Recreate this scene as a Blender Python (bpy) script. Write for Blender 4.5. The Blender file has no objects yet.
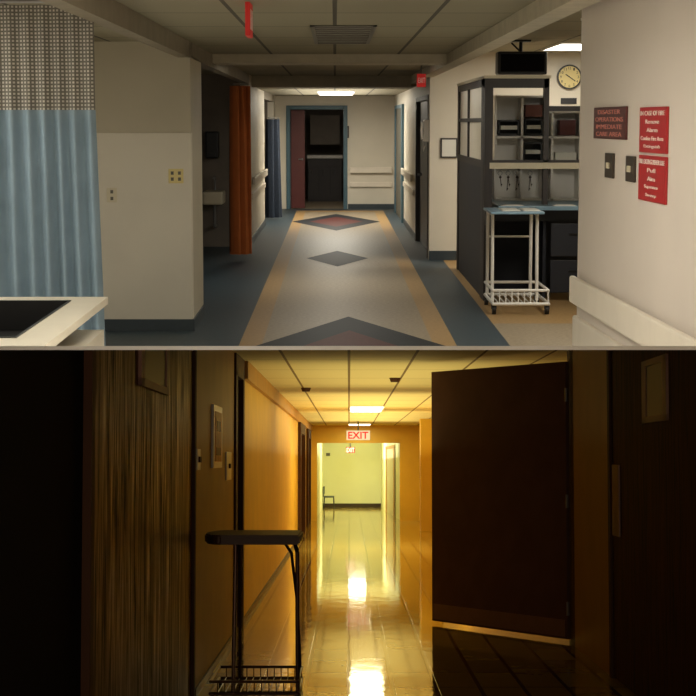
import bpy, bmesh, math, random
from mathutils import Vector, Matrix
random.seed(4)
F=1750.0
sc=bpy.context.scene
col=sc.collection
HU=1.75; HL=1.60
thU=math.atan(226/F); ph=math.atan(13/F); thL=math.atan(114/F)
# camera: stands in the upper corridor, pitched down a little
RC=Matrix.Rotation(-ph,3,'Z')@Matrix.Rotation(-thU,3,'X')
RLOW=Matrix.Rotation(-math.atan(1/F),3,'Z')@Matrix.Rotation(-thL,3,'X')
CAM=Vector((0,0,HU))
# rigid placement of the two corridors (the lower one lies on a downhill slope)
MU=Matrix.Identity(4)
ML=Matrix.Translation(CAM)@(RC@RLOW).to_4x4()@Matrix.Translation((0,0,-HL))
ROOM={'U':(MU,RC,HU),'L':(ML,RLOW.inverted(),HL)}
def ray(room,u,v):
    r=Vector(((u-348)/F,1,(348-v)/F))
    return (RC@r) if room=='U' else (RLOW.inverted()@r)
def PX(room,u,d,v=None):
    if v is None: v=200 if room=='U' else 520
    w=ray(room,u,v); return w.x*d/w.y
def PZ(room,v,d,u=348):
    w=ray(room,u,v); return ROOM[room][2]+w.z*d/w.y
def ux(u,d,v=200): return PX('U',u,d,v)
def uz(v,d): return PZ('U',v,d)
def lx(u,d,v=520): return PX('L',u,d,v)
def lz(v,d): return PZ('L',v,d)

# ---------------- materials ----------------
def lin(c):
    o=[]
    for k in c:
        k=k/255.0
        o.append(k/12.92 if k<=0.04045 else ((k+0.055)/1.055)**2.4)
    return (*o,1)
def mat(name,c,rough=0.6,metal=0,var=0.12,scale=6,emit=0,ecol=None,kind='noise',bump=0,trans=0,spec=0.5,c2=None,vec=(1,1,1),size=(.6,1.5),mortar=.011,rvar=0,tint=None,rot=(0,0,0)):
    m=bpy.data.materials.new(name); m.use_nodes=True
    nt=m.node_tree; N=nt.nodes; L=nt.links
    p=N['Principled BSDF']
    p.inputs['Roughness'].default_value=rough
    p.inputs['Metallic'].default_value=metal
    p.inputs['Specular IOR Level'].default_value=spec
    if tint: p.inputs['Specular Tint'].default_value=(*tint,1)
    if trans: p.inputs['Transmission Weight'].default_value=trans
    tc=N.new('ShaderNodeTexCoord'); mp=N.new('ShaderNodeMapping')
    mp.inputs['Scale'].default_value=vec; mp.inputs['Rotation'].default_value=rot
    L.new(tc.outputs['Object'],mp.inputs['Vector'])
    a=lin(c); b=lin(c2) if c2 else tuple(x*(1-var) for x in a[:3])+(1,)
    if kind=='brick':
        t=N.new('ShaderNodeTexBrick'); t.offset=0; t.squash=1
        t.inputs['Color1'].default_value=a; t.inputs['Color2'].default_value=tuple(x*(1-var) for x in a[:3])+(1,)
        t.inputs['Mortar'].default_value=b
        t.inputs['Scale'].default_value=1
        t.inputs['Mortar Size'].default_value=mortar
        t.inputs['Brick Width'].default_value=size[0]; t.inputs['Row Height'].default_value=size[1]
        L.new(mp.outputs[0],t.inputs['Vector']); L.new(t.outputs['Color'],p.inputs['Base Color'])
        if bump:
            n2=N.new('ShaderNodeTexNoise'); n2.inputs['Scale'].default_value=6; n2.inputs['Detail'].default_value=2
            mp2=N.new('ShaderNodeMapping'); mp2.inputs['Scale'].default_value=(1,.4,1)
            L.new(tc.outputs['Object'],mp2.inputs['Vector']); L.new(mp2.outputs[0],n2.inputs['Vector'])
            mx=N.new('ShaderNodeMath'); mx.operation='MULTIPLY_ADD'; mx.inputs[1].default_value=-.5
            L.new(t.outputs['Fac'],mx.inputs[0]); L.new(n2.outputs['Fac'],mx.inputs[2])
            bp=N.new('ShaderNodeBump'); bp.inputs['Strength'].default_value=bump; bp.inputs['Distance'].default_value=.004
            L.new(mx.outputs[0],bp.inputs['Height']); L.new(bp.outputs[0],p.inputs['Normal'])
    else:
        if kind=='wood':
            mp.inputs['Scale'].default_value=(10,7,.45)
            t=N.new('ShaderNodeTexNoise'); t.inputs['Scale'].default_value=scale; t.inputs['Detail'].default_value=6
            t.inputs['Distortion'].default_value=1.4; t.inputs['Roughness'].default_value=.65
            fac=t.outputs['Fac']
        else:
            t=N.new('ShaderNodeTexNoise'); t.inputs['Scale'].default_value=scale; t.inputs['Detail'].default_value=6
            fac=t.outputs['Fac']
        L.new(mp.outputs[0],t.inputs['Vector'])
        r=N.new('ShaderNodeValToRGB')
        r.color_ramp.elements[0].position=.38; r.color_ramp.elements[1].position=.62
        r.color_ramp.elements[0].color=b; r.color_ramp.elements[1].color=a
        L.new(fac,r.inputs[0]); L.new(r.outputs[0],p.inputs['Base Color'])
        if rvar:
            mr=N.new('ShaderNodeMapRange'); mr.inputs[1].default_value=.35; mr.inputs[2].default_value=.65
            mr.inputs[3].default_value=rough+rvar; mr.inputs[4].default_value=rough
            L.new(fac,mr.inputs[0]); L.new(mr.outputs[0],p.inputs['Roughness'])
        if bump:
            bp=N.new('ShaderNodeBump'); bp.inputs['Strength'].default_value=bump; bp.inputs['Distance'].default_value=.01
            L.new(fac,bp.inputs['Height']); L.new(bp.outputs[0],p.inputs['Normal'])
    if emit:
        p.inputs['Emission Color'].default_value=lin(ecol or c)
        p.inputs['Emission Strength'].default_value=emit
    return m

M={}
M['wall']=mat('painted_wall',(190,181,159),.6,var=.06,scale=2)  # beige paint, darkened further for shadow on the upper bay wall
M['wall2']=mat('painted_wainscot',(222,214,197),.5,var=.05,scale=2)
M['wallR']=mat('near_wall_paint',(218,207,196),.5,var=.05,scale=1.5)
M['dimwall']=mat('dark_room_shade',(120,110,98),.6)  # gloom of the side rooms is put into this colour
M['base']=mat('vinyl_baseboard',(54,64,70),.5)
M['ceil']=mat('acoustic_tile',(150,143,120),.9,kind='brick',c2=(78,73,62),var=.08,size=(.62,1.55),mortar=.014)
M['ceilL']=mat('acoustic_tile_yellow',(226,210,146),.9,kind='brick',c2=(116,92,42),var=.08,size=(.62,1.9),mortar=.014)
M['beam']=mat('beam_paint',(196,187,166),.7)
M['beam2']=mat('header_shade_tone',(138,128,110),.7)  # shadow on the header is darkened into the beam colour
M['f_beige']=mat('floor_field',(160,144,120),.46,var=.22,scale=30,spec=.26)
M['f_tan']=mat('floor_tan',(172,139,92),.46,var=.16,scale=30,spec=.26)
M['f_blue']=mat('floor_blue',(58,72,80),.46,var=.22,scale=30,spec=.26)
M['f_dark']=mat('floor_dark',(34,37,42),.55,var=.2,scale=30,spec=.12)
M['f_red']=mat('floor_red',(88,42,38),.55,var=.25,scale=30,spec=.12)
M['teal']=mat('teal_frame',(72,104,118),.45)
M['black']=mat('black_plastic',(20,19,20),.45)
M['navy']=mat('navy_laminate',(22,26,38),.5)
M['darkfr']=mat('dark_frame',(56,50,48),.5)
M['maroon']=mat('maroon_door',(98,40,36),.5)
M['white']=mat('white_enamel',(232,228,220),.35,var=.04)
M['slab']=mat('slab_white_glow',(240,238,232),.5,var=.02,emit=.4)  # white with added emission so a slab edge looks lit; not assigned
M['cream']=mat('cream_plastic',(215,205,178),.45,var=.04)
M['dial']=mat('clock_dial_aged',(226,208,142),.5,var=.05)
M['rail']=mat('rail_vinyl',(232,222,206),.4,var=.04)
M['curt_blue']=mat('curtain_blue',(134,155,170),.9,var=.1,scale=6)
M['curt_mesh']=mat('curtain_mesh',(200,196,184),.9,kind='brick',c2=(110,106,98),var=.12,size=(.02,.02),mortar=.005,rot=(math.pi/2,0,0))
M['curt_or']=mat('curtain_orange',(172,92,36),.9,var=.1,scale=8)
M['curt_gr']=mat('curtain_slate',(58,68,84),.85,var=.2,scale=30)
M['steel']=mat('steel',(150,150,150),.3,metal=.9)
M['sign_red']=mat('sign_red',(176,22,32),.4,var=.06)
M['sign_brown']=mat('sign_brown',(84,30,30),.4,var=.1)
M['letter']=mat('sign_letter',(236,222,214),.5,var=.02)
M['lettermut']=mat('sign_letter_muted',(206,130,120),.5,var=.02)
M['lamp']=mat('diffuser_lit',(255,250,235),.5,emit=7,var=.02)
M['lampY']=mat('diffuser_lit_warm',(255,246,205),.5,emit=6,var=.02)
M['exitU']=mat('exit_red_lit',(190,30,26),.5,emit=.2,var=.02)
M['vent']=mat('vent_metal',(96,92,80),.5)
M['counter']=mat('counter_laminate',(226,216,196),.35,var=.04)
M['bluetop']=mat('pale_blue_laminate',(128,160,180),.35,var=.1)
M['paper']=mat('paper',(226,224,214),.8,var=.03)
M['brownbox']=mat('brown_box',(110,60,44),.6)
M['glass']=mat('frosted_panel',(238,228,206),.3,var=.04,spec=.5)
M['gold']=mat('switch_plate_dark',(64,54,46),.35,metal=.3)
# lower
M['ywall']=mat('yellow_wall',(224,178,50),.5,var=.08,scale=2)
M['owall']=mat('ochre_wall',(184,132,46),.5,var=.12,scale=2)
M['pwall']=mat('pale_wall',(236,238,196),.6,var=.04,scale=1)
M['lfloor']=mat('waxed_floor_tile',(210,182,88),.06,kind='brick',c2=(70,52,22),var=.34,size=(.31,.84),mortar=.016,bump=.32,spec=.26)
M['wood']=mat('dark_wood_door',(124,60,24),.3,kind='wood',c2=(22,9,4),scale=2.2,spec=.4,rvar=.35,tint=(1,.6,.3))
M['wood2']=mat('dark_wood_door_dull',(96,52,28),.65,kind='wood',c2=(44,23,12),scale=2.2,spec=.12,tint=(1,.6,.35))
M['leaf']=mat('fire_door_brown',(116,84,72),.75,var=.12,scale=4,spec=.15)
M['kick']=mat('kick_plate',(150,110,94),.5)
M['frame']=mat('door_frame_brown',(74,46,28),.6,spec=.2)
M['blk']=mat('unlit_panel',(14,11,10),.8,spec=.1)  # near-black colour stands in for the lack of light
M['pad']=mat('vinyl_lid_brown',(84,54,38),.45,bump=.1)
M['wire']=mat('dark_bronze_tube',(70,46,32),.35,metal=.6)
M['lbase']=mat('stained_baseboard',(60,42,22),.45)
M['exitface']=mat('exit_face_lit',(120,96,70),.5,emit=.75,ecol=(255,236,190),var=.02)
M['exitletter']=mat('exit_letter_lit',(150,6,4),.5,emit=.9,ecol=(230,12,6),var=.02)
M['exitface2']=mat('exit_face_red',(110,14,10),.5,emit=.35,ecol=(210,40,20),var=.02)
M['notice']=mat('notice_orange',(236,160,74),.5,var=.3,scale=20)
M['chair']=mat('chair_green',(70,80,70),.6)
M['glassdark']=mat('dark_glass',(30,22,16),.4,spec=.15)

# ---------------- geometry ----------------
class G:
    def __init__(s): s.bm=bmesh.new()
    def box(s,x0,x1,y0,y1,z0,z1,mi=0,bev=0,T=None):
        b=bmesh.new(); bmesh.ops.create_cube(b,size=1)
        for v in b.verts:
            v.co=Vector(((x0+x1)/2+v.co.x*(x1-x0),(y0+y1)/2+v.co.y*(y1-y0),(z0+z1)/2+v.co.z*(z1-z0)))
        if bev: bmesh.ops.bevel(b,geom=b.edges[:],offset=bev,segments=2,affect='EDGES',profile=.6)
        return s.add(b,mi,T)
    def add(s,b,mi=0,T=None):
        if T is not None: b.transform(T)
        for f in b.faces: f.material_index=mi
        me=bpy.data.meshes.new('t'); b.to_mesh(me); b.free()
        s.bm.from_mesh(me); bpy.data.meshes.remove(me); return s
    def cyl(s,p,q,r,seg=14,mi=0,r2=None,T=None):
        p=Vector(p);q=Vector(q); d=q-p
        b=bmesh.new(); bmesh.ops.create_cone(b,cap_ends=True,segments=seg,radius1=r,radius2=r if r2 is None else r2,depth=d.length)
        b.transform(Matrix.Translation((p+q)/2)@d.to_track_quat('Z','Y').to_matrix().to_4x4())
        return s.add(b,mi,T)
    def tube(s,pts,r,seg=10,mi=0,T=None):
        pts=[Vector(p) for p in pts]
        for a,c in zip(pts[:-1],pts[1:]): s.cyl(a,c,r,seg,mi,T=T)
        for a in pts[1:-1]:
            b=bmesh.new(); bmesh.ops.create_uvsphere(b,u_segments=seg,v_segments=6,radius=r*1.01)
            b.transform(Matrix.Translation(a)); s.add(b,mi,T)
        return s
    def poly(s,pts,mi=0):
        vs=[s.bm.verts.new(p) for p in pts]; f=s.bm.faces.new(vs); f.material_index=mi; return s
    def sheet(s,p0,p1,z0,z1,amp,n,mi=0,spread=0):
        # pleated hanging cloth between plan points
        p0=Vector((*p0,0));p1=Vector((*p1,0)); d=p1-p0; nn=Vector((-d.y,d.x,0)).normalized()
        K=n*10; rows=[]
        zs=[z0+(z1-z0)*j/6 for j in range(7)]
        for j,z in enumerate(zs):
            r=[]
            for i in range(K+1):
                t=i/K; a=amp*(1-.35*j/6)*(math.sin(2*math.pi*n*t+.5*math.sin(9*t))+.3*math.sin(2*math.pi*n*.37*t+j*.2))
                c=p0+d*t*(1+spread*(1-j/6))+nn*a; r.append(s.bm.verts.new((c.x,c.y,z)))
            rows.append(r)
        for j in range(6):
            for i in range(K):
                f=s.bm.faces.new((rows[j][i],rows[j][i+1],rows[j+1][i+1],rows[j+1][i])); f.material_index=mi; f.smooth=True
        return s
    def text(s,txt,cx,cz,w,h,y,T=None,mi=0,depth=.002,bold=0):
        cu=bpy.data.curves.new('t','FONT'); cu.body=txt; cu.align_x='CENTER'; cu.extrude=.01; cu.offset=bold
        o=bpy.data.objects.new('t',cu); col.objects.link(o)
        dg=bpy.context.evaluated_depsgraph_get(); me=bpy.data.meshes.new_from_object(o.evaluated_get(dg))
        bpy.data.objects.remove(o); bpy.data.curves.remove(cu)
        b=bmesh.new(); b.from_mesh(me); bpy.data.meshes.remove(me)
        xs=[v.co.x for v in b.verts]; ys=[v.co.y for v in b.verts]
        if not xs: b.free(); return s
        ax,bx,ay,by=min(xs),max(xs),min(ys),max(ys)
        for v in b.verts:
            X=(v.co.x-ax)/(bx-ax)-.5; Z=(v.co.y-ay)/(by-ay)-.5; e=v.co.z
            v.co=Vector((cx+X*w, y-(depth if e>0 else 0), cz+Z*h))
        return s.add(b,mi,T)

ALL=[]
def root(name,g,mats,label,cat,room,loc,structure=False,group=None):
    loc=Vector(loc)
    if g is None: o=bpy.data.objects.new(name,None); o.empty_display_size=.1
    else: o=mk(name,g,mats,loc)
    o['label']=label; o['category']=cat
    if structure: o['kind']='structure'
    if group: o['group']=group
    col.objects.link(o)
    o.matrix_world=ROOM[room][0]@Matrix.Translation(loc)
    o['_r']=room; o_loc[o.name]=loc
    ALL.append((o,room))
    return o
o_loc={}
def mk(name,g,mats,loc):
    g.bm.transform(Matrix.Translation(-loc))
    me=bpy.data.meshes.new(name); g.bm.to_mesh(me); g.bm.free()
    for m in (mats if isinstance(mats,(list,tuple)) else [mats]): me.materials.append(M[m])
    return bpy.data.objects.new(name,me)
def part(par,name,g,mats,label=None):
    base=par
    while base.parent: base=base.parent
    o=mk(name,g,mats,o_loc[base.name]); col.objects.link(o)
    o.parent=par
    if label: o['label']=label
    ALL.append((o,base['_r']))
    return o
def S(name,g,mats,label,cat,room,loc=(0,0,0)):
    return root(name,g,mats,label,cat,room,loc,structure=True)
def glow(room,p,power,color,r=.15):  # added point fill light, no fixture modelled
    l=bpy.data.lights.new('fill_lamp','POINT'); l.energy=power; l.color=color; l.shadow_soft_size=r
    o=bpy.data.objects.new('fill_lamp',l); col.objects.link(o); o.matrix_world=ROOM[room][0]@Matrix.Translation(p)
def uplight(room,p,sx,sy,power,color):
    # added fill lamp without a fixture, shining up onto the ceiling
    l=bpy.data.lights.new('fill_uplight','AREA'); l.shape='RECTANGLE'; l.size=sx; l.size_y=sy; l.energy=power; l.color=color
    o=bpy.data.objects.new('fill_uplight',l); col.objects.link(o)
    o.matrix_world=ROOM[room][0]@Matrix.Translation(p)@Matrix.Rotation(math.pi,4,'X')

# =====================================================
# UPPER CORRIDOR
# =====================================================
XL,XR=-1.2,1.2
CZ=2.41; CZ2=2.27; CZN=2.62
D1=14.7; DF=35.6
# floor
g=G()
g.poly([(-4,12,0),(4.2,12,0),(4.2,44,0),(-4,44,0)],0)
def strip(x0,x1,y0,y1,z,mi): g.poly([(x0,y0,z),(x1,y0,z),(x1,y1,z),(x0,y1,z)],mi)
strip(-4,-.76,12,35.6,.001,2)
strip(-.76,-.58,12,34.6,.0015,1)
strip(.78,.96,12,34.6,.0015,1); strip(.96,1.38,12,35.6,.001,2)
strip(-.76,.96,34.4,34.9,.0016,1)
strip(-1.2,1.2,34.9,35.6,.0018,2)
strip(1.38,4.2,12,22.3,.001,1)
strip(1.38,4.2,12,15.2,.0014,0)
def diamond(cx,cy,hx,hy,mo,mi,k=.5):
    g.poly([(cx-hx,cy,.003),(cx,cy-hy,.003),(cx+hx,cy,.003),(cx,cy+hy,.003)],mo)
    if mi is not None:
        g.poly([(cx-hx*k,cy,.004),(cx,cy-hy*k,.004),(cx+hx*k,cy,.004),(cx,cy+hy*k,.004)],mi)
diamond(.02,31.0,.78,2.6,3,4,.6)
diamond(.03,22.6,.40,1.3,3,None)
diamond(.12,13.4,.84,2.35,3,4,.55)
S('floor',g,['f_beige','f_tan','f_blue','f_dark','f_red'],'speckled vinyl floor with blue borders, tan stripes and diamond inlays','floor','U')
# ceiling
g=G()
g.box(-4,1.2,5,26,CZ,CZ+.05)
g.box(-4,4.2,26,44,CZ2,CZ2+.05)
g.box(1.2,4.2,5,26,CZN,CZN+.05)
S('ceiling',g,'ceil','suspended ceiling of off-white acoustic tiles','ceiling','U')
g=G(); g.box(XL,1.1,25.5,26,CZ2-.02,CZ); S('trim_1',g,'beam','painted bulkhead where the ceiling drops','trim','U')
g=G(); g.box(XL,1.1,17.4,18.1,CZ-.085,CZ); S('trim_2',g,'beam','painted beam crossing the corridor ceiling','trim','U')
g=G(); g.box(1.1,1.24,8,26,CZ-.1,CZN); S('trim_3',g,'beam','long painted beam along the nurse station opening','trim','U')
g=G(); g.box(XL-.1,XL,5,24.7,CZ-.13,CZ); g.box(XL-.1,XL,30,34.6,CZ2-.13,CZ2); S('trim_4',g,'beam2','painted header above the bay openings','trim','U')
# left walls
wz=uz(133,D1)
g=G(); g.box(-4,XL,D1,D1+.12,wz,CZ+.02,0); g.box(-4,XL,D1-.012,D1+.12,0,wz,1)
g.box(XL-.12,XL,D1+.12,15.9,0,CZ-.12,0)
S('wall_left',g,['wall','wall2'],'cream painted bay wall with smoother wainscot panel','wall','U')
g=G(); g.box(-4,XL,D1-.03,D1-.012,0,.1); g.box(XL,XL+.015,D1-.03,15.9,0,.1); g.box(XL,XL+.015,24.7,30,0,.1)
S('baseboard_left',g,'base','dark blue vinyl baseboard','baseboard','U')
g=G(); g.box(XL-.12,XL,24.7,30,0,CZ,0); g.box(XL-.12,XL,34.6,DF,0,CZ2,0)
S('wall_left',g,'wall2','cream corridor wall between two bay openings','wall','U')
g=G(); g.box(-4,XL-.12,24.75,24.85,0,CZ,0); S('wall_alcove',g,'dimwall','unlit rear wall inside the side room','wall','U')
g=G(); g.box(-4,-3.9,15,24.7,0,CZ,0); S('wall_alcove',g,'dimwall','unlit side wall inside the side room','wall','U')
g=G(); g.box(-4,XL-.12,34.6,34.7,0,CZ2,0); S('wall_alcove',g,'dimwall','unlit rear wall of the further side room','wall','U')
g=G(); g.box(-4,-3.9,4,D1,0,CZ); S('wall_left',g,'wall','side wall of the curtained bay','wall','U')
# end wall with door opening
ox0,ox1=ux(290,DF),ux(344,DF); oz=uz(109,DF)
g=G(); g.box(XL-.1,ox0,DF,DF+.12,0,CZ2); g.box(ox1,XR+.1,DF,DF+.12,0,CZ2); g.box(ox0,ox1,DF,DF+.12,oz,CZ2)
S('wall_back',g,'wall2','end wall with an open doorway','wall','U')
g=G()
for a,b_ in ((ox0-.07,ox0+.01),(ox1-.01,ox1+.07)): g.box(a,b_,DF-.03,DF+.15,0,oz+.07)
g.box(ox0,ox1,DF-.03,DF+.15,oz-.01,oz+.07)
S('door_1',g,'teal','teal steel door frame at the end of the corridor','door frame','U')
# room beyond
g=G(); g.box(-2,1.5,41,41.1,0,CZ2,0); g.box(-2,-1.9,DF,41,0,CZ2); g.box(1.4,1.5,DF,41,0,CZ2)
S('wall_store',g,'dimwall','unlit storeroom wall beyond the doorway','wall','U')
dl=root('door_leaf',None,None,'maroon door standing open inside the doorway','door','U',(ox0+.02,DF+.2,0))
g=G(); g.box(ox0+.02,ox0+.3,DF+.16,DF+.26,.01,oz-.02,bev=.004); part(dl,'panel',g,'maroon')
g=G(); g.cyl((ox0+.25,DF+.16,1.0),(ox0+.25,DF+.1,1.0),.02); g.cyl((ox0+.25,DF+.1,1.0),(ox0+.17,DF+.1,1.0),.012); part(dl,'handle',g,'steel')
st=root('storage_cabinet',None,None,'storeroom counter with wall cupboard above','cabinet','U',(ux(325,39),39.5,0))
x0,x1=ux(308,39),ux(342,39)
g=G(); g.box(x0,x1,39,40,0,.8); part(st,'body',g,'darkfr')
g=G(); g.box(x0-.02,x1+.02,38.95,40,.95,1.02,bev=.005); part(st,'worktop',g,'white')
g=G(); g.box(x0,x1,39,40,.8,.95); part(st,'apron',g,'darkfr')
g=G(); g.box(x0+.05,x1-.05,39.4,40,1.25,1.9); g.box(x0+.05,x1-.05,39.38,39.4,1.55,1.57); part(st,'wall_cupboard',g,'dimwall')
for k in range(3):
    xx=x0+(x1-x0)*(k+.08)/3; g=G(); g.box(xx,xx+(x1-x0)/3.4,38.97,39,.06,.76,bev=.004); dr=part(st,'door',g,'darkfr')
    g=G(); g.cyl((xx+.05,38.95,.6),(xx+.05,38.95,.7),.01,8); part(dr,'handle',g,'steel')
glow('U',(0,37.5,2.0),6,(1,.9,.75))
# right corridor wall
g=G(); g.box(XR,XR+.12,22.3,22.6,0,CZN); g.box(XR,XR+.12,26.0,DF,0,CZ); g.box(XR,XR+.12,22.6,26,2.06,CZ)
S('wall_right',g,'wall2','cream corridor wall beside the nurse station','wall','U')
g=G(); g.box(XR+.12,4.2,22.3,22.4,0,CZN); S('wall_nurse_station',g,'wall2','cream wall behind the nurse station','wall','U')
g=G(); g.box(XR-.015,XR,26,30.3,0,.1); g.box(XR,4.2,22.28,22.3,0,.12); g.box(ox1+.08,XR,DF-.02,DF,0,.1); S('baseboard_right',g,'base','dark blue vinyl baseboard','baseboard','U')
# dark door in right wall
dd=root('door_2',None,None,'dark door set in the corridor wall','door','U',(XR+.05,24.3,0),structure=True)
g=G(); g.box(XR+.05,XR+.09,22.7,25.9,.01,2.04,bev=.004); part(dd,'panel',g,'black')
g=G(); g.box(XR-.01,XR+.1,22.6,22.72,0,2.06); g.box(XR-.01,XR+.1,25.88,26,0,2.06); g.box(XR-.01,XR+.1,22.6,26,2.04,2.1); part(dd,'frame',g,'darkfr')
g=G(); g.cyl((XR+.05,25.3,1),(XR-.01,25.3,1),.02); part(dd,'handle',g,'steel')
d3=root('door_3',None,None,'teal framed grey door near the corridor end','door','U',(XR,32.3,0),structure=True)
g=G(); g.box(XR-.02,XR,31,34,0,2.0); part(d3,'panel',g,'vent')
g=G(); g.box(XR-.04,XR,30.6,31,0,2.06); g.box(XR-.04,XR,34,34.4,0,2.06); g.box(XR-.04,XR,31,34,2.0,2.06); part(d3,'frame',g,'teal')
# handrails
def rail(x,y0,y1,side,z=.86,lab='cream corridor handrail on brackets'):
    r=root('handrail',None,None,lab,'handrail','U',(x,(y0+y1)/2,z))
    a,b_=(x,x+side*.07)
    g=G(); g.box(min(a+side*.03,b_),max(a+side*.03,b_),y0,y1,z,z+.11,bev=.012); part(r,'rail',g,'rail')
    g=G(); g.box(min(a,a+side*.035),max(a,a+side*.035),y0,y1,z-.2,z-.12,bev=.01); part(r,'bumper',g,'rail')
    n=3
    for k in range(n):
        yy=y0+(y1-y0)*(k+.5)/n; g=G(); g.box(min(a,a+side*.032),max(a,a+side*.032),yy-.05,yy+.05,z+.02,z+.09); part(r,'bracket',g,'rail')
rail(XL,25,29.6,1); rail(XR,26.4,30.2,-1)
r=root('handrail',None,None,'cream handrail on the end wall beside the doorway','handrail','U',(.7,DF,.8))
g=G(); g.box(ox1+.12,XR-.05,DF-.09,DF-.04,uz(173,DF),uz(167,DF),bev=.01); part(r,'rail',g,'rail')
g=G(); g.box(ox1+.12,XR-.05,DF-.05,DF,uz(187,DF),uz(182,DF),bev=.01); part(r,'bumper',g,'rail')
for k in (ox1+.25,XR-.25):
    g=G(); g.box(k,k+.05,DF-.05,DF,uz(173,DF)+.02,uz(168,DF)); part(r,'bracket',g,'rail')
# curtains
def curtain(name_lab,p0,p1,z0,z1,amp,n,mats,split=None):
    c=root('privacy_curtain',None,None,name_lab,'curtain','U',((p0[0]+p1[0])/2,(p0[1]+p1[1])/2,z0))
    if split:
        g=G(); g.sheet(p0,p1,z0,split,amp,n,spread=.06); part(c,'cloth',g,mats[0],'blue pleated cloth')
        g=G(); g.sheet(p0,p1,split,z1,amp*.45,n); part(c,'mesh_header',g,mats[1],'beige open mesh band')
    else:
        g=G(); g.sheet(p0,p1,z0,z1,amp,n); part(c,'cloth',g,mats[0])
    g=G(); g.tube([(p0[0],p0[1],z1+.02),(p1[0],p1[1],z1+.02)],.012); part(c,'track',g,'steel')
    return c
dc=9.5
curtain('blue pleated privacy curtain with beige mesh top',(ux(-30,dc),dc),(ux(97,dc),dc),.15,CZ-.04,.035,8,['curt_blue','curt_mesh'],split=uz(110,dc))
curtain('orange privacy curtain gathered beside the opening',(ux(234.5,22.3),22.2),(ux(249,22.5),22.4),.08,2.2,.09,4,['curt_or'])
curtain('slate blue curtain gathered in the far opening',(ux(269,31.5),31.5),(ux(279,31.8),31.8),.04,1.8,.09,3,['curt_gr'])
# washbasin in alcove
cx=ux(214,24.4)
wb=root('washbasin',None,None,'wall hung washbasin in the unlit side room','sink','U',(cx,24.5,.7))
g=G(); g.box(cx-.14,cx+.14,24.1,24.73,.62,.8,bev=.03); part(wb,'basin',g,'cream')
g=G(); g.tube([(cx,24.6,.8),(cx,24.6,.98),(cx,24.35,.98)],.015); part(wb,'faucet',g,'steel')
g=G(); g.tube([(cx,24.5,.62),(cx,24.5,.3),(cx,24.73,.3)],.025); part(wb,'drain_pipe',g,'steel')
g=G(); g.box(cx-.12,cx+.06,24.5,24.755,1.25,1.62,bev=.02); g.box(cx-.08,cx+.02,24.48,24.5,1.27,1.32)
root('towel_dispenser',g,'black','dark paper towel dispenser above the washbasin','dispenser','U',(cx,24.6,1.25))
glow('U',(-2.2,20,2.1),6,(1,.9,.75))
# outlets
def plate(u,v,w,h,lab,holes,m='cream'):
    d=D1-.012; x=ux(u,d,v); z=uz(v,d)
    o=root('wall_outlet',None,None,lab,'outlet','U',(x,d,z))
    g=G(); g.box(x-w/2,x+w/2,d-.012,d,z-h/2,z+h/2,bev=.004); part(o,'cover_plate',g,m)
    for hx,hz in holes:
        g=G(); g.box(x+hx-.012,x+hx+.012,d-.014,d-.011,z+hz-.014,z+hz+.014); part(o,'socket',g,'vent')
plate(176,176,.125,.12,'double cream wall outlet on the bay wall',[(-.03,.025),(-.03,-.025),(.03,.025),(.03,-.025)],'dial')
plate(112,195,.085,.12,'cream wall outlet beside the blue curtain',[(0,.028),(0,-.028)])
# near counter with sink
zc=.9
cd0,cd1=6.4,8.55
kx=ux(108,cd1,299)
ct=root('sink_counter',None,None,'white counter with dark inset sink','counter','U',(kx-.4,7.5,0))
g=G()
sx0,sx1,sy0,sy1=kx-.9,kx-.15,6.9,8.35
ZT=zc
for a in ((kx-1.3,sx0,cd0,cd1),(sx1,kx,cd0,cd1),(sx0,sx1,cd0,sy0),(sx0,sx1,sy1,cd1)):
    g.box(a[0],a[1],a[2],a[3],ZT-.035,ZT)
part(ct,'worktop',g,'counter')
g=G(); g.box(kx-1.28,kx-.02,cd0+.03,cd1-.02,0,ZT-.16); part(ct,'cabinet_body',g,'counter')
g=G(); g.box(sx0,sx1,sy0,sy1,ZT-.15,ZT-.14); g.box(sx0,sx0+.01,sy0,sy1,ZT-.15,ZT+.004); g.box(sx1-.01,sx1,sy0,sy1,ZT-.15,ZT+.004); g.box(sx0,sx1,sy0,sy0+.01,ZT-.15,ZT+.004); g.box(sx0,sx1,sy1-.02,sy1,ZT-.15,ZT+.004)
part(ct,'sink_bowl',g,'black','black inset bowl')
# ----- nurse station -----
x0=1.46
ns=root('station_partition',None,None,'tall dark framed partition with frosted upper and navy lower panels','partition','U',(1.5,19,0))
g=G()
g.box(x0,x0+.06,17.32,17.6,0,2.17); g.box(x0,x0+.06,20.8,21,0,2.17); g.box(x0,x0+.06,17.32,21,2.1,2.17); g.box(x0,x0+.06,17.6,20.8,1.30,1.37); g.box(x0,x0+.06,19.35,19.45,1.37,2.1); g.box(x0,x0+.06,17.6,20.8,1.75,1.79)
part(ns,'frame',g,'darkfr')
g=G(); g.box(x0+.01,x0+.05,17.6,20.8,0,1.3); part(ns,'lower_panel',g,'navy')
g=G(); g.box(x0+.02,x0+.04,17.6,20.8,1.37,2.1); part(ns,'upper_panel',g,'glass')
g=G(); g.box(x0-.01,x0+.07,17.32,21,2.17,2.2); part(ns,'cap_trim',g,'cream')
nf=root('station_screen_frame',None,None,'dark open screen frame above the nurse station counter','frame','U',(1.8,17.25,0))
xh=ux(549,17.25,80); zr=uz(106,17.25)
g=G(); g.box(x0,xh,17.2,17.3,2.08,2.17); g.box(x0,x0+.08,17.18,17.3,0,2.17); g.box(xh-.05,xh,17.2,17.3,.945,2.17); g.box(x0,2.76,17.2,17.28,1.33,1.38); g.box(xh,2.76,17.2,17.28,zr-.05,zr); g.box(2.7,2.76,17.2,17.3,.945,zr)
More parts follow.
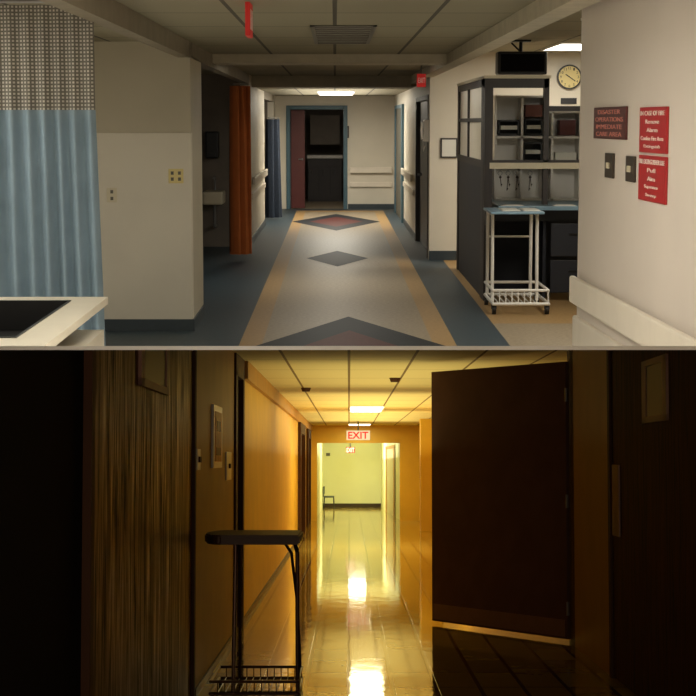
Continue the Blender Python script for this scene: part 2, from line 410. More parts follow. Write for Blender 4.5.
part(nf,'frame',g,'darkfr')
g=G(); g.box(x0-.01,xh+.01,17.18,17.32,2.17,2.2); part(nf,'cap_trim',g,'cream')
g=G(); g.box(ux(490,17.1),ux(582,17.1),17.17,17.2,uz(169,17.1),uz(163,17.1)); part(nf,'key_rail',g,'cream','cream rail carrying key hooks')
nd=root('station_desk',None,None,'navy nurse station desk with pale blue countertop','desk','U',(2.1,17.9,0))
g=G(); g.box(x0+.13,2.75,17.0,18.6,.90,.94,bev=.004); part(nd,'countertop',g,'bluetop')
g=G(); g.box(x0+.13,2.75,18.3,18.35,0,.9); g.box(2.06,2.09,17.32,18.3,0,.9); g.box(x0+.13,2.75,17.3,17.33,.78,.9); part(nd,'desk_body',g,'navy')
for k in range(2):
    g=G(); g.box(2.12,2.68,17.17,17.2,.08+k*.36,.4+k*.36,bev=.004); dr=part(nd,'drawer',g,'navy')
    g=G(); g.tube([(2.3,17.15,.3+k*.36),(2.5,17.15,.3+k*.36)],.008); part(dr,'handle',g,'black')
for u0,u1,lab in ((500,522,'loose white forms lying on the counter'),(552,574,'second pad of forms lying on the counter')):
    a,b_=ux(u0,17.2),ux(u1,17.2); g=G(); g.box(a,b_,17.03,17.16,.94,.946); g.box(a+.03,b_-.02,17.04,17.15,.946,.952); root('paper_form',g,'paper',lab,'papers','U',((a+b_)/2,17.1,.94),group='forms on the station counter')
# pigeonhole shelf
ps=root('pigeonhole_shelf',None,None,'white pigeonhole shelf standing on the nurse station counter','shelf','U',(2.2,18.4,.945))
dS=18.4; sz=lambda v: uz(v,dS); sxx=lambda u: ux(u,dS,140)
g=G()
X0,X1,XM=sxx(493),sxx(594),sxx(545)
for v in (137,163): g.box(X0,X1,dS-.3,dS,sz(v)-.012,sz(v)+.012)
g.box(X0,XM,dS-.3,dS,sz(97)-.012,sz(97)+.012); g.box(XM,X1,dS-.3,dS,sz(112)-.012,sz(112)+.012)
g.box(X0,X1,dS-.3,dS,.945,.965)
for u,vt in ((493,97),(519,97),(541,97),(549,112),(576,112),(594,112)): g.box(sxx(u)-.012,sxx(u)+.012,dS-.3,dS,.95,sz(vt))
part(ps,'shelf_frame',g,'white')
g=G(); g.box(X0,XM,dS,dS+.02,.95,sz(97)); g.box(XM,X1,dS,dS+.02,.95,sz(112)); part(ps,'back_panel',g,'white')
def sbox(name,u0,u1,v0,v1,m,lab,cat,dd=.2,bev=.004,group=None):
    a,b_=sxx(u0),sxx(u1)
    g=G(); g.box(a,b_,dS-.28,dS-.28+dd,sz(v1),sz(v0),bev=bev)
    return root(name,g,m,lab,cat,'U',((a+b_)/2,dS-.18,sz(v1)),group=group)
def tray(u0,u1,v0,v1):
    a,b_=sxx(u0),sxx(u1); zb,zt=sz(v1),sz(v0)
    o=root('file_tray',None,None,'black file tray holding paper forms','file tray','U',((a+b_)/2,dS-.2,zb),group='file trays in the pigeonhole shelf')
    g=G(); g.box(a,b_,dS-.28,dS-.05,zb,zb+.015); g.box(a,a+.012,dS-.28,dS-.05,zb,zt); g.box(b_-.012,b_,dS-.28,dS-.05,zb,zt); g.box(a,b_,dS-.28,dS-.05,zt-.015,zt); g.box(a,b_,dS-.07,dS-.05,zb,zt); part(o,'case',g,'black')
    g=G(); g.box(a+.02,b_-.02,dS-.3,dS-.08,(zb+zt)/2-.02,(zb+zt)/2+.02); part(o,'papers',g,'paper')
tray(522,539,119,135); tray(521,539,142,161); tray(496,516,120,135)
sbox('archive_box',522,539,105,117,'brownbox','brown cardboard box on the shelf','box',group='boxes on the pigeonhole shelf')
sbox('first_aid_box',556,572,120,135,'maroon','maroon box with flat lid in a pigeonhole','box')
sbox('document_stack',552,573,152,161,'paper','stack of white papers in a pigeonhole','papers')
def keyset(u,lab,nk):
    x=ux(u,17.13,180); z=uz(171,17.13)
    o=root('key_ring',None,None,lab,'keys','U',(x,17.12,z),group='keys hung on the key rail')
    g=G(); g.cyl((x,17.17,z),(x,17.11,z),.006,8); part(o,'hook',g,'steel')
    g=G()
    g.tube([(x+.022*math.cos(t*math.pi/4),17.13,z-.022+.022*math.sin(t*math.pi/4)) for t in range(9)],.003,6); part(o,'ring',g,'steel')
    for k in range(nk):
        g=G(); a=-.12+.2*k; L=.1+.04*(k%2)
        T=Matrix.Translation((x,17.12,z-.05))@Matrix.Rotation(a,4,'Y')
        g.cyl((0,-.003,-.01),(0,.003,-.01),.013,10,T=T); g.box(-.004,.004,-.002,.002,-L,-.02,T=T); g.box(.003,.011,-.002,.002,-L+.01,-L+.025,T=T); part(o,'key',g,'gold')
for u,l,nk in ((500,'single key hung on the station rail',1),(508,'bunch of keys hung on the station rail',2),(517,'two keys on a steel ring and hook',2),(530,'keys hanging apart from the others on a hook',2)): keyset(u,l,nk)
# television
tv=root('television',None,None,'black television hung from a ceiling bracket','television','U',(ux(520,19),19,1.95))
a,b_=ux(496,19,70),ux(545,19,70); zb,zt=uz(75,19),uz(52,19)
g=G(); g.box(a,b_,18.8,19.1,zb,zt,bev=.02); g.box(a+.1,b_-.1,19.1,19.5,zb+.05,zt-.05,bev=.03); part(tv,'casing',g,'black')
g=G(); g.box(a+.03,b_-.03,18.79,18.8,zb+.03,zt-.03); part(tv,'screen',g,'blk')
g=G(); g.tube([((a+b_)/2,19.0,CZN),((a+b_)/2,19.0,zt-.02)],.02); g.tube([((a+b_)/2-.1,19.0,CZN-.03),((a+b_)/2,19.0,zt)],.01); g.box((a+b_)/2-.1,(a+b_)/2+.1,18.9,19.1,CZN-.02,CZN); part(tv,'bracket',g,'black')
# clock
dcz=22.3; cxk,czk=ux(569,dcz,76),uz(77,dcz)
ck=root('wall_clock',None,None,'round cream faced wall clock with black rim','clock','U',(cxk,dcz,czk))
g=G(); g.cyl((cxk,dcz,czk),(cxk,dcz-.05,czk),.155,32); part(ck,'rim',g,'black')
g=G(); g.cyl((cxk,dcz-.05,czk),(cxk,dcz-.055,czk),.135,32); part(ck,'dial',g,'dial')
g=G()
for k in range(12):
    t=k*math.pi/6; T=Matrix.Translation((cxk+.11*math.sin(t),dcz-.055,czk+.11*math.cos(t)))
    g.text(str(12 if k==0 else k),0,0,.035 if k in(0,10,11) else .02,.032,0,T=T)
part(ck,'numerals',g,'black')
g=G(); g.box(-.005,.005,-.004,0,0,.09,T=Matrix.Translation((cxk,dcz-.058,czk))@Matrix.Rotation(2.2,4,'Y')); part(ck,'minute_hand',g,'black')
g=G(); g.box(-.006,.006,-.004,0,0,.06,T=Matrix.Translation((cxk,dcz-.058,czk))@Matrix.Rotation(-1.0,4,'Y')); part(ck,'hour_hand',g,'black')
g=G(); g.box(cxk-.1,cxk+.1,dcz-.02,dcz+.01,uz(104,dcz),uz(98,dcz)); root('name_plate',g,'black','small black plate below the clock','sign','U',(cxk,dcz,uz(104,dcz)))
def notice(u0,u1,v0,v1,d,m='paper',lab='paper notice in dark frame on the wall'):
    a,b_=ux(u0,d),ux(u1,d); zb,zt=uz(v1,d),uz(v0,d)
    o=root('framed_notice',None,None,lab,'notice','U',((a+b_)/2,d,zb))
    g=G(); g.box(a,b_,d-.02,d,zb,zt); part(o,'frame',g,'darkfr')
    g=G(); g.box(a+.02,b_-.02,d-.025,d-.02,zb+.02,zt-.02); part(o,'sheet',g,m)
notice(440,457,138,158,22.3)
notice(345,349,126,138,DF,'vent','small framed notice beside the doorway')
ph_=root('wall_phone',None,None,'white wall phone beside the dark door','phone','U',(XR,22.45,1.4))
g=G(); g.box(XR-.07,XR,22.38,22.56,1.5,1.78,bev=.015); part(ph_,'base',g,'white')
g=G(); g.tube([(XR-.09,22.42,1.75),(XR-.1,22.42,1.65),(XR-.09,22.42,1.53)],.018); part(ph_,'handset',g,'white')
g=G(); g.tube([(XR-.08,22.45,1.52),(XR-.07,22.5,1.38),(XR-.05,22.5,1.45)],.005); part(ph_,'cord',g,'white')
# white cart
cf,cb=15.95,16.85
wc=root('utility_cart',None,None,'white tubular utility cart with pale blue top','cart','U',(1.7,16.4,0))
a,b_=ux(494,cf),ux(544,cf)
for x in (a+.02,b_-.02):
    g=G(); g.tube([(x,cf+.3,.1),(x,cf+.35,.9),(x,cb-.05,.9),(x,cb-.05,.1)],.016); part(wc,'leg_frame',g,'white')
g=G(); g.tube([(a+.02,cb-.05,.66),(b_-.02,cb-.05,.66)],.01); part(wc,'cross_bar',g,'white')
g=G(); g.box(a-.02,b_+.02,cf+.1,cb,.91,.935,bev=.008); part(wc,'cart_top',g,'bluetop','pale blue laminate top')
g=G()
g.tube([(a,cb-.05,.22),(a,cf,.22),(b_+.05,cf,.22),(b_+.05,cb-.05,.22),(a,cb-.05,.22)],.014)
g.tube([(a,cb-.05,.1),(a,cf-.05,.1),(b_+.05,cf-.05,.1),(b_+.05,cb-.05,.1),(a,cb-.05,.1)],.016)
for k in range(1,8): 
    xx=a+(b_-a)*k/8; g.tube([(xx,cf-.03,.22),(xx,cf-.04,.1),(xx,cb-.05,.1)],.006,6)
for k in (a,b_+.05): g.tube([(k,cf-.02,.1),(k,cf,.22)],.008,6)
part(wc,'base_tray',g,'white')
for x,y in ((a+.01,cf),(b_+.04,cf),(a+.01,cb-.08),(b_+.04,cb-.08)):
    g=G(); g.cyl((x-.018,y,.045),(x+.018,y,.045),.045,18); g.box(x-.024,x+.024,y-.014,y+.014,.05,.1); part(wc,'caster',g,'black')
for q,(u0,u1,lab) in enumerate(((500,518,'white form lying on the cart top'),(521,538,'folded white form on the cart top'))):
    aa,bb=ux(u0,16.4),ux(u1,16.4); g=G(); g.box(aa,bb,16.15,16.6,.935,.941); g.box(aa+.01,bb-.02,16.2,16.55,.941,.945); root('paper_form',g,'paper',lab,'papers','U',((aa+bb)/2,16.4,.935),group='forms on the cart top')
# diffuser and lights
g=G(); x0_,x1_=-.17,.29
g.box(x0_,x1_,12.2,12.3,CZ-.008,CZ); g.box(x0_,x1_,14.9,15,CZ-.008,CZ); g.box(x0_,x0_+.03,12.2,15,CZ-.008,CZ); g.box(x1_-.03,x1_,12.2,15,CZ-.008,CZ)
g.box(x0_+.03,x1_-.03,12.3,14.9,CZ-.002,CZ)
for k in range(9): g.box(x0_,x1_,12.45+k*.28,12.55+k*.28,CZ-.006,CZ-.001)
root('ceiling_vent',g,'vent','grey flush air vent set in the ceiling','vent','U',(.06,13.6,CZ-.008))
def panel(room,x0,x1,y0,y1,z,power,color,lampm='lamp',lab='lit recessed ceiling light panel'):
    o=root('ceiling_light',None,None,lab,'light','%s'%room,((x0+x1)/2,(y0+y1)/2,z-.02))
    g=G(); g.box(x0,x1,y0,y1,z-.012,z-.004); part(o,'diffuser',g,lampm)
    g=G(); g.box(x0-.02,x0,y0-.02,y1+.02,z-.02,z); g.box(x1,x1+.02,y0-.02,y1+.02,z-.02,z); g.box(x0,x1,y0-.02,y0,z-.02,z); g.box(x0,x1,y1,y1+.02,z-.02,z); part(o,'trim_ring',g,'white')
    l=bpy.data.lights.new('panel_lamp','AREA'); l.shape='RECTANGLE'; l.size=x1-x0; l.size_y=y1-y0; l.energy=power; l.color=color
    lo=bpy.data.objects.new('panel_lamp',l); col.objects.link(lo)
    lo.matrix_world=ROOM[room][0]@Matrix.Translation(((x0+x1)/2,(y0+y1)/2,z-.03))
W=(1,.93,.80)
panel('U',-.28,.32,29.6,33.5,CZ2,70,W)
uplight('U',(0,31,1.95),1.4,6,60,W)
panel('U',2.5,3.05,19.5,21.3,CZN,50,W,lab='lit ceiling panel above the nurse station')
panel('U',-.6,0,5.6,7.6,CZ,20,W)
panel('U',-2.9,-2.3,8,9.3,CZ,9,W,lab='added out-of-view fill panel in front of the curtained bay')  # unseen panel added to light the curtain
panel('U',-2.9,-2.3,10.6,12.4,CZ,3,W,lab='added out-of-view fill panel of the curtained bay')  # second unseen panel added to brighten the bay
panel('U',2.1,2.7,13,15,CZN,36,W,lab='lit ceiling panel in the nurse area')
panel('U',-.3,.3,18.25,19.7,CZ,14,W,lab='added fill panel hidden behind the beam')  # added where the beam hides it, to light the mid corridor
# exit signs upper
def exitbox(x,y,z,lab,w=.035,L=.32,h=.2):
    o=root('exit_sign',None,None,lab,'exit sign','U',(x,y,z))
    g=G(); g.box(x-w/2,x+w/2,y-L/2,y+L/2,z,z+h,bev=.004); part(o,'housing',g,'exitU')
    g=G(); T=Matrix.Translation((x+w/2,y,z+h/2))@Matrix.Rotation(math.pi/2,4,'Z'); g.text('EXIT',0,0,L*.8,h*.6,0,T=T)
    T=Matrix.Translation((x-w/2,y,z+h/2))@Matrix.Rotation(-math.pi/2,4,'Z'); g.text('EXIT',0,0,L*.8,h*.6,0,T=T)
    part(o,'lettering',g,'letter')
exitbox(ux(249,10,25),10,CZ-.185,'red exit sign hung from ceiling, seen edge-on',w=.028,h=.185)
de=20
ex=root('exit_sign',None,None,'small red exit sign hung beside the long beam','exit sign','U',(ux(421,de),de,uz(87,de)))
a,b_=ux(417,de,80),ux(425.5,de,80); zb,zt=uz(87,de),uz(74,de)
g=G(); g.box(a,b_,de-.1,de+.1,zb,zt); part(ex,'housing',g,'exitU')
g=G(); g.text('EXIT',(a+b_)/2,(zb+zt)/2,(b_-a)*.8,(zt-zb)*.4,de-.1); part(ex,'lettering',g,'letter')
g=G(); g.cyl(((a+b_)/2,de,zt),((a+b_)/2,de,CZ),.008,8); part(ex,'stem',g,'vent')
# near right wall (slightly splayed)
P0=Vector((1.28,9.21)); P1=Vector((1.385,6.0)); dv=(P1-P0); LN=dv.length; ang=math.atan2(dv.y,dv.x)
TR=Matrix.Translation((P0.x,P0.y,0))@Matrix.Rotation(ang,4,'Z')   # local x runs toward the viewer; the visible face is local -y
def wt(u,v=200):
    w=ray('U',u,v); kx_=w.x/w.y
    dx,dy=dv.x/LN,dv.y/LN
    return (kx_*P0.y-P0.x)/(dx-kx_*dy)
def wd(t): return P0.y+dv.y/LN*t
g=G(); g.box(0,LN,0,.5,0,CZ+.2,T=TR); S('wall_right',g,'wallR','near off-white wall carrying safety signs','wall','U')
hr=root('handrail',None,None,'wide off-white handrail with bumper on the near wall','handrail','U',(1.28,7.5,.8))
g=G(); g.box(.04,LN,-.05,-.02,.81,.95,bev=.012,T=TR); part(hr,'rail',g,'rail')
g=G(); g.box(.04,LN,-.03,0,.52,.74,bev=.01,T=TR); part(hr,'bumper',g,'rail')
for t in (.3,1.3,2.3):
    g=G(); g.box(t,t+.12,-.03,0,.84,.93,T=TR); part(hr,'bracket',g,'rail')
def wsign(name,u0,u1,v0,v1,m,lines,lab,lm):
    t0,t1=wt(u0,(v0+v1)/2),wt(u1,(v0+v1)/2); tc=(t0+t1)/2; d=wd(tc)
    zt,zb=uz(v0,d),uz(v1,d)
    o=root(name,None,None,lab,'sign','U',(P0.x+dv.x/LN*tc,d,zb))
    g=G(); g.box(t0,t1,-.012,0,zb,zt,bev=.003,T=TR); part(o,'board',g,m)
    n=len(lines); hh=(zt-zb)*.92/n; g=G()
    for k,(s,wf,hf) in enumerate(lines):
        if not s: continue
        g.text(s,tc,zt-(zt-zb)*.04-hh*(k+.5),(t1-t0)*wf,hh*hf,-.0122,T=TR)
    part(o,'lettering',g,lm)
wsign('safety_sign',642,669,107,153,'sign_red',[('IN CASE OF FIRE',.9,.56),('Remove',.5,.5),('Alarm',.4,.5),('Confine Fire Area',.84,.5),('Extinguish',.6,.5)],'red sign with white lettering about fire','letter')
wsign('safety_sign',641,668,156,202,'sign_red',[('FIRE EXTINGUISHER USE',.94,.56),('Pull',.3,.5),('Aim',.28,.5),('Squeeze',.5,.5),('Sweep',.4,.5)],'red sign with white lettering on extinguisher use','letter')
wsign('area_sign',596,628,107,139,'sign_brown',[('DISASTER',.7,.6),('OPERATIONS',.86,.6),('IMMEDIATE',.8,.6),('CARE AREA',.8,.6)],'dark brown sign with faded red lettering','lettermut')
def wswitch(u0,u1,v0,v1,lab):
    t0,t1=wt(u0,165),wt(u1,165); d=wd((t0+t1)/2); zt,zb=uz(v0,d),uz(v1,d)
    o=root('light_switch',None,None,lab,'switch','U',(1.3,d,zb))
    g=G(); g.box(t0,t1,-.012,0,zb,zt,bev=.004,T=TR); part(o,'cover_plate',g,'gold')
    tm=(t0+t1)/2; g=G(); g.box(tm-.03,tm+.03,-.02,-.012,(zb+zt)/2-.014,(zb+zt)/2+.014,bev=.003,T=TR); part(o,'toggle',g,'cream')
wswitch(607,615,153,178,'dark metal light switch plate below the brown sign'); wswitch(628,636.5,156,182,'dark metal light switch plate beside the red sign')
g=G(); g.box(4.1,4.2,8,22.4,0,CZN); S('wall_right',g,'wall','far side wall of the nurse station','wall','U')

# =====================================================
# LOWER CORRIDOR
# =====================================================
LXL,LXR=-1.05,1.96; LC=2.6; LE=48.0; LF=62.0
g=G(); g.poly([(-1.3,5,0),(2.3,5,0),(2.3,63,0),(-1.3,63,0)]); S('floor',g,'lfloor','glossy waxed yellow tile floor','floor','L')
g=G(); g.box(-1.3,2.2,10,63,LC,LC+.05); S('ceiling',g,'ceilL','yellow lit acoustic tile ceiling','ceiling','L')
dA,dB=7.05,11.9
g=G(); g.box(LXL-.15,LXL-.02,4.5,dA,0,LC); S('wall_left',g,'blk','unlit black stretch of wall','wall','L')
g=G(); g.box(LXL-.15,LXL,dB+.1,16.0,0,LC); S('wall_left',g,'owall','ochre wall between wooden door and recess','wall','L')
g=G(); g.box(LXL-.15,LXL,17.3,36,0,LC,0); g.box(LXL-.15,LXL,40.2,43,0,LC,0); g.box(LXL-.15,LXL,46,48,0,LC,0); S('wall_left',g,'ywall','long yellow corridor wall','wall','L')
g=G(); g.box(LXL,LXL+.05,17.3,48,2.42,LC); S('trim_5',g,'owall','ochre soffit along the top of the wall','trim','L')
g=G(); g.box(LXL,LXL+.012,dB+.1,16,0,.06); g.box(LXL,LXL+.012,17.4,36,0,.06); S('baseboard_left',g,'lbase','scuffed baseboard catching the light','baseboard','L')
def wooddoor(x,y0,y1,side,m,uw,vw,lab,handle_y,nm):
    o=root(nm,None,None,lab,'door','L',(x,(y0+y1)/2,0),structure=True)
    a,b_=sorted((x-side*.05,x-side*.005))
    g=G(); g.box(a,b_,y0+.1,y1-.1,.01,2.45); part(o,'panel',g,m)
    a2,b2=sorted((x-side*.1,x+side*.015))
    g=G(); g.box(a2,b2,y0,y0+.1,0,LC); g.box(a2,b2,y1-.1,y1,0,LC); g.box(a2,b2,y0,y1,2.45,LC); part(o,'frame',g,'frame')
    wy0,wy1=sorted(uw); z0,z1=vw; a3,b3=sorted((x-side*.005,x+side*.012)); g=G()
    g.box(a3,b3,wy0,wy0+.14,z0,z1); g.box(a3,b3,wy1-.14,wy1,z0,z1); g.box(a3,b3,wy0,wy1,z0,z0+.04); g.box(a3,b3,wy0,wy1,z1-.04,z1); part(o,'window_frame',g,'kick')
    a4,b4=sorted((x-side*.005,x+side*.004)); g=G(); g.box(a4,b4,wy0+.1,wy1-.1,z0+.03,z1-.03); part(o,'window_glass',g,'glassdark')
    if handle_y:
        a5,b5=sorted((x,x+side*.012)); g=G(); g.box(a5,b5,handle_y-.16,handle_y+.16,1.06,1.58); part(o,'push_plate',g,'kick')
wooddoor(LXL,dA,dB,1,'wood',(8.75,10.1),(lz(392,9.6),lz(392,9.6)+.32),'dark grained wooden door with small window',None,'door_4')
rec=root('door_5',None,None,'dark recessed doorway frame in the yellow wall','door frame','L',(LXL,16.6,0),structure=True)
g=G(); g.box(LXL-.15,LXL+.02,16,16.25,0,2.45); g.box(LXL-.15,LXL+.02,17.1,17.3,0,2.45); g.box(LXL-.15,LXL+.02,16,17.3,2.4,LC); part(rec,'frame',g,'frame')
g=G(); g.box(LXL-.14,LXL-.1,16.2,17.1,0,2.4); part(rec,'panel',g,'wood2')
for i,(ya,yb) in enumerate(((36,40.2),(43,46))):
    o=root('door_6',None,None,'wooden door in brown frame along yellow wall','door','L',(LXL,(ya+yb)/2,0),structure=True)
    g=G(); g.box(LXL-.1,LXL+.06,ya,ya+.5,0,2.3); g.box(LXL-.1,LXL+.06,yb-.5,yb,0,2.3); g.box(LXL-.1,LXL+.06,ya,yb,2.2,2.42); part(o,'frame',g,'frame')
    g=G(); g.box(LXL-.08,LXL-.03,ya+.5,yb-.5,0,2.2); part(o,'panel',g,'owall')
# left wall notices
nt_=root('framed_notice',None,None,'narrow framed notice in orange and cream on ochre wall','notice','L',(LXL,13.8,1.55))
ya,yb=13.35,14.25; zb,zt=lz(468,13.8),lz(406,13.8)
g=G(); g.box(LXL,LXL+.02,ya,yb,zb,zt,bev=.004); part(nt_,'frame',g,'white')
g=G(); g.box(LXL+.02,LXL+.024,ya+.12,yb-.12,zb+.05,zt-.05); part(nt_,'sheet',g,'notice')
g=G(); g.box(LXL+.024,LXL+.026,ya+.25,yb-.25,zt-.2,zt-.12); part(nt_,'printed_line',g,'maroon')
g=G(); g.box(LXL+.024,LXL+.026,ya+.2,yb-.2,zb+.1,zb+.16); part(nt_,'printed_line',g,'maroon')
for yy,v0,v1,hw in ((15.2,452,480,.3),(12.15,449,470,.12)):
    zt,zb=lz(v0,yy),lz(v1,yy); o=root('light_switch',None,None,'cream light switch plate on ochre wall','switch','L',(LXL,yy,zb))
    g=G(); g.box(LXL,LXL+.012,yy-hw,yy+hw,zb,zt,bev=.003); part(o,'cover_plate',g,'white')
    g=G(); g.box(LXL+.012,LXL+.025,yy-.06,yy+.06,(zb+zt)/2-.02,(zb+zt)/2+.02); part(o,'toggle',g,'frame')
# right side
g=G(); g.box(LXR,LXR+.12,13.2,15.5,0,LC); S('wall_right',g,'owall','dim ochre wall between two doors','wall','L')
g=G(); g.box(2.16,2.26,15.8,41,0,LC,0); S('wall_right',g,'ywall','yellow corridor wall behind open door','wall','L')
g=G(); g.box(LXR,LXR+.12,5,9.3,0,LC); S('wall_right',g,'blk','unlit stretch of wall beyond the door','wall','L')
wooddoor(LXR,9.3,13.2,-1,'wood2',(10.75,11.65),(lz(422,11.2),lz(358,11.2)),'dull dark wooden door with narrow window',12.85,'door_7')
# fire door leaf
A=Vector((lx(432,17.5,600),17.5)); B=Vector((lx(567,15.65,600),15.65)); dvv=B-A; TW=Matrix.Translation((A.x,A.y,0))@Matrix.Rotation(math.atan2(dvv.y,dvv.x),4,'Z'); LW=dvv.length
fd=root('fire_door',None,None,'large dark brown fire door standing open','door','L',(B.x,B.y,0))
zt=lz(372,17.5)
g=G(); g.box(0,LW,0,.05,.03,zt,bev=.004,T=TW); part(fd,'panel',g,'leaf')
g=G(); g.box(.03,LW-.03,-.004,0,.05,.2,T=TW); part(fd,'kick_plate',g,'kick')
for z in (.3,1.25,2.2):
    g=G(); g.cyl((LW+.012,0,z-.06),(LW+.012,0,z+.06),.014,12,T=TW); part(fd,'hinge',g,'steel')
g=G(); g.box(LXR+.01,LXR+.2,15.5,15.78,0,LC); g.box(LXR-.0,LXR+.04,15.3,15.6,0,LC); S('door_8',g,'frame','dark door frame post of the fire door','door frame','L')
# end of corridor
ex0,ex1=lx(317,LE),lx(400,LE); ez=lz(443,LE)
g=G(); g.box(LXL-.1,ex0,LE,LE+.15,0,LC); g.box(ex1,LXR+.1,LE,LE+.15,0,LC); g.box(ex0,ex1,LE,LE+.15,ez,LC); S('wall_back',g,'ywall','yellow wall with wide opening to the lit hall','wall','L')
g=G(); g.box(1.66,2.26,40.6,41.2,0,LC); S('wall_column',g,'ywall','yellow column projecting into the corridor','wall','L')
g=G(); g.box(LXR,LXR+.1,41.2,48,0,LC); S('wall_right',g,'ywall','bright yellow wall near the opening','wall','L')
g=G(); g.box(-1.2,1.6,LF,LF+.1,0,LC); S('wall_back',g,'pwall','pale yellow green wall at the far end','wall','L')
g=G(); g.box(ex0-.15,ex0-.05,LE+.15,LF,0,LC); S('wall_left',g,'pwall','pale wall of the lit hall','wall','L')
xe=lx(381,LF)
g=G(); g.poly([(ex1+.02,LE+.15,0),(xe,LF,0),(xe,LF,LC),(ex1+.02,LE+.15,LC)]); S('wall_right',g,'pwall','pale wall with doors on the lit hall side','wall','L')
o=root('door_9',None,None,'brown framed door in the pale hall wall','door','L',(1.25,55,0),structure=True)
dvx=(xe-ex1-.02)/(LF-LE-.15); xx=lambda y:ex1+.02+dvx*(y-LE-.15)
g=G()
for ya,yb in ((51,52),(56.4,57.4)): g.poly([(xx(ya)-.03,ya,0),(xx(yb)-.03,yb,0),(xx(yb)-.03,yb,2.05),(xx(ya)-.03,ya,2.05)])
g.poly([(xx(51)-.03,51,2.0),(xx(57.4)-.03,57.4,2.0),(xx(57.4)-.03,57.4,2.1),(xx(51)-.03,51,2.1)]); part(o,'frame',g,'owall')
g=G(); g.poly([(xx(52)-.02,52,0),(xx(56.4)-.02,56.4,0),(xx(56.4)-.02,56.4,2.0),(xx(52)-.02,52,2.0)]); part(o,'panel',g,'cream')
g=G(); g.box(-1,xe,LF-.02,LF,0,.14); S('baseboard_back',g,'lbase','dark baseboard along the far wall','baseboard','L')
# chair far
cy=60.6; cx0=lx(329,cy,500); ch=root('waiting_chair',None,None,'small grey green chair against the pale wall','chair','L',(cx0,cy,0))
g=G(); g.box(cx0-.18,cx0+.18,cy-.5,cy+.4,.38,.43,bev=.015); part(ch,'seat',g,'chair')
g=G(); g.box(cx0-.2,cx0-.15,cy-.45,cy+.4,.5,.76,bev=.01); g.box(cx0-.2,cx0-.17,cy-.4,cy-.3,.41,.55); g.box(cx0-.2,cx0-.17,cy+.25,cy+.35,.41,.55); part(ch,'backrest',g,'chair')
for dx,dy in ((-.16,-.4),(.16,-.4),(-.16,.3),(.16,.3)):
    g=G(); g.cyl((cx0+dx*1.1,cy+dy,0),(cx0+dx,cy+dy,.39),.018,8); part(ch,'leg',g,'black')
for u,v0,v1,lab in ((328,453,456,'small plate high on the pale wall'),):
    g=G(); g.box(lx(u-2,LF),lx(u+2,LF),LF-.03,LF,lz(v1,LF),lz(v0,LF)); root('wall_plate',g,'vent',lab,'plate','L',(lx(u,LF),LF,lz(v1,LF)))
# lights and exit signs
Y=(1,.87,.42)
panel('L',.03,.62,31.2,34.6,LC,48,Y,'lampY')
panel('L',.0,.56,45.4,47.4,LC,26,Y,'lampY')
panel('L',.0,.55,57,59.5,LC-.02,50,(1,.98,.74),'lampY','bright ceiling panel of the lit hall')
uplight('L',(.45,20.5,1.7),2.0,6,42,Y)
uplight('L',(.45,29,1.7),2.0,7,80,Y)
uplight('L',(.45,39,1.7),2.0,9,115,Y)
uplight('L',(.3,55,1.7),1.8,11,135,(.98,1,.74))
glow('L',(.9,2.0,1.3),150,(1,.75,.5),.4)  # added fill near the viewer to lift the dark doors
def lexit(u0,u1,v0,v1,d,lab,face='exitface',lett='exitletter'):
    a,b_=lx(u0,d,440),lx(u1,d,440); zb,zt=lz(v1,d),lz(v0,d)
    o=root('exit_sign',None,None,lab,'exit sign','L',((a+b_)/2,d,zb))
    g=G(); g.box(a,b_,d,d+.08,zb,zt); part(o,'housing',g,face)
    g=G(); g.text('EXIT',(a+b_)/2,(zb+zt)/2,(b_-a)*.86,(zt-zb)*.74,d-.001,bold=.02); part(o,'lettering',g,lett)
    g=G(); g.cyl(((a+b_)/2,d+.04,zt),((a+b_)/2,d+.04,LC),.02,8); part(o,'stem',g,'vent')
lexit(346.5,370,430.5,440,43,'lit exit sign with red letters hung from ceiling')
lexit(346,355,447,453,60,'small red exit sign in the far hall','exitface2','letter')
for u,v in ((306,388),(395,378),(345,429)):
    d=(LC-HL)*F/(462-v); x=lx(u,d,v); g=G(); g.cyl((x,d,LC),(x,d,LC-.05),.07,18,r2=.05); root('smoke_detector',g,'frame','small dark smoke detector on the ceiling','detector','L',(x,d,LC-.05),group='detectors on the yellow ceiling')
# stand in the foreground
hs=root('hamper_stand',None,None,'dark tubular hamper stand with padded brown lid','stand','L',(-.67,12.3,0))
g=G(); b=bmesh.new()
pts=[]; xl,xr=-1.0,-.33
for k in range(13):
    t=math.pi/2+math.pi*k/12; pts.append((xl+.13+.13*math.cos(t),12.25+.45*math.sin(t)))
pts=pts+[(xr,11.8),(xr,12.7)]
vb=[b.verts.new((x,y,1.045)) for x,y in pts]; f=b.faces.new(vb)
r=bmesh.ops.extrude_face_region(b,geom=[f]); 
for v in r['geom']:
    if isinstance(v,bmesh.types.BMVert): v.co.z+=.065
bmesh.ops.recalc_face_normals(b,faces=b.faces[:])
bmesh.ops.bevel(b,geom=b.edges[:],offset=.012,segments=2,affect='EDGES'); g.add(b); part(hs,'lid',g,'pad')
g=G(); g.tube([(-.78,11.9,.05),(-.77,11.95,1.05)],.013); part(hs,'post',g,'wire')
g=G(); g.tube([(-.345,11.9,.05),(-.35,11.9,.99),(-.37,12.0,1.05)],.014); part(hs,'post',g,'wire')
g=G(); g.tube([(-.345,12.65,.05),(-.37,12.6,.6),(-.41,12.55,.95),(-.47,12.5,1.05)],.011); part(hs,'post',g,'wire')
g=G(); g.tube([(-.78,12.65,.05),(-.78,12.6,1.05)],.011); part(hs,'post',g,'wire')
g=G()
zb=.13
g.tube([(-.93,11.85,zb),(-.34,11.85,zb),(-.34,12.7,zb),(-.93,12.7,zb),(-.93,11.85,zb)],.01)
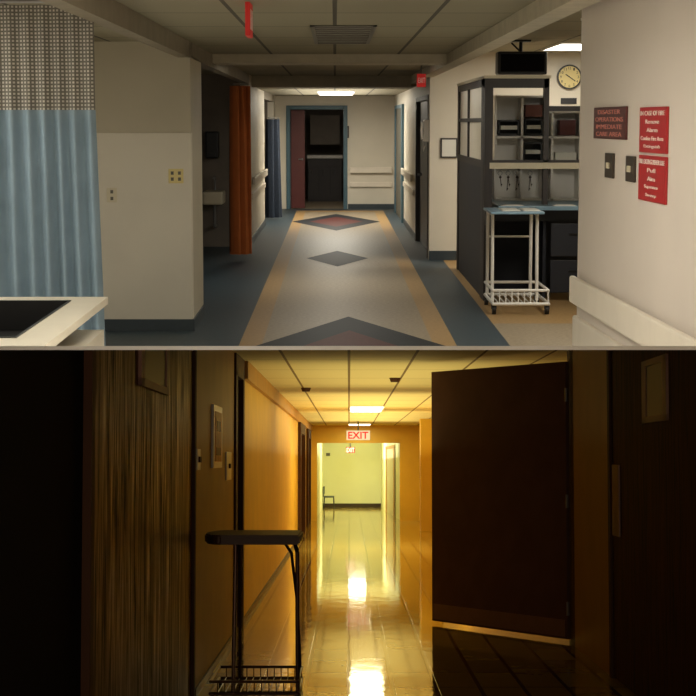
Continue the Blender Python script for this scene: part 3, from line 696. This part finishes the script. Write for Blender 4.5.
g.tube([(-.93,11.85,.05),(-.34,11.85,.05),(-.34,12.7,.05),(-.93,12.7,.05),(-.93,11.85,.05)],.012)
for k in range(1,12):
    x=-.93+.59*k/12; g.tube([(x,11.85,zb),(x,11.85,.055),(x,12.7,.055),(x,12.7,zb)],.004,6)
part(hs,'base_basket',g,'wire')
for x,y in ((-.92,11.9),(-.35,11.9),(-.92,12.66),(-.35,12.66)):
    g=G(); g.cyl((x-.012,y,.022),(x+.012,y,.022),.022,12); part(hs,'caster',g,'black')

# ---------------- added divider slab standing in for a blank line between the corridors ----------------
MC=Matrix.Translation(CAM)@RC.to_4x4()
b=bmesh.new(); t=2.0*5/F
prof=[(5.0,-t),(5.0+.012,t),(45,t),(45,-t)]
l=[b.verts.new((-4,y,z)) for y,z in prof]; r_=[b.verts.new((4,y,z)) for y,z in prof]
b.faces.new(l); b.faces.new(r_[::-1])
for i in range(4): b.faces.new((l[i],r_[i],r_[(i+1)%4],l[(i+1)%4]))
bmesh.ops.recalc_face_normals(b,faces=b.faces[:])
me=bpy.data.meshes.new('trim_6'); b.transform(MC); b.to_mesh(me); b.free(); me.materials.append(M['white'])
o=bpy.data.objects.new('trim_6',me); col.objects.link(o); o['kind']='structure'; o['label']='added white divider slab between the two corridors'; o['category']='slab'

# ---------------- section cut of both corridors along the divider slab ----------------
bpy.context.view_layer.update()
up=(RC@Vector((0,0,1))).normalized()
done=set()
for ob,room in ALL:
    if ob.type!='MESH' or ob.data.name in done: continue
    done.add(ob.data.name)
    mw=ob.matrix_world; inv=mw.inverted()
    co=inv@CAM; no=(mw.to_3x3().transposed()@up).normalized()
    if room=='L': no=-no
    s=[(v.co-co).dot(no) for v in ob.data.vertices]
    if min(s)>=0: continue
    if max(s)<=0: print('REMOVED',ob.name); bpy.data.objects.remove(ob); continue
    b=bmesh.new(); b.from_mesh(ob.data)
    bmesh.ops.bisect_plane(b,geom=b.verts[:]+b.edges[:]+b.faces[:],dist=1e-6,plane_co=co,plane_no=no,clear_inner=True)
    if b.faces: b.to_mesh(ob.data)
    b.free()
for o in bpy.data.objects:
    if '_r' in o: del o['_r']

# world, camera
w=bpy.data.worlds.new('w'); sc.world=w; w.use_nodes=True
w.node_tree.nodes['Background'].inputs[0].default_value=(1,.85,.7,1); w.node_tree.nodes['Background'].inputs[1].default_value=.004
cd=bpy.data.cameras.new('camera'); cam=bpy.data.objects.new('camera',cd); col.objects.link(cam)
cd.sensor_width=36; cd.lens=36*F/696; cd.clip_end=200
cam.matrix_world=Matrix.Translation(CAM)@RC.to_4x4()@Matrix.Rotation(math.pi/2,4,'X')
sc.camera=cam
sc.view_settings.view_transform='Standard'
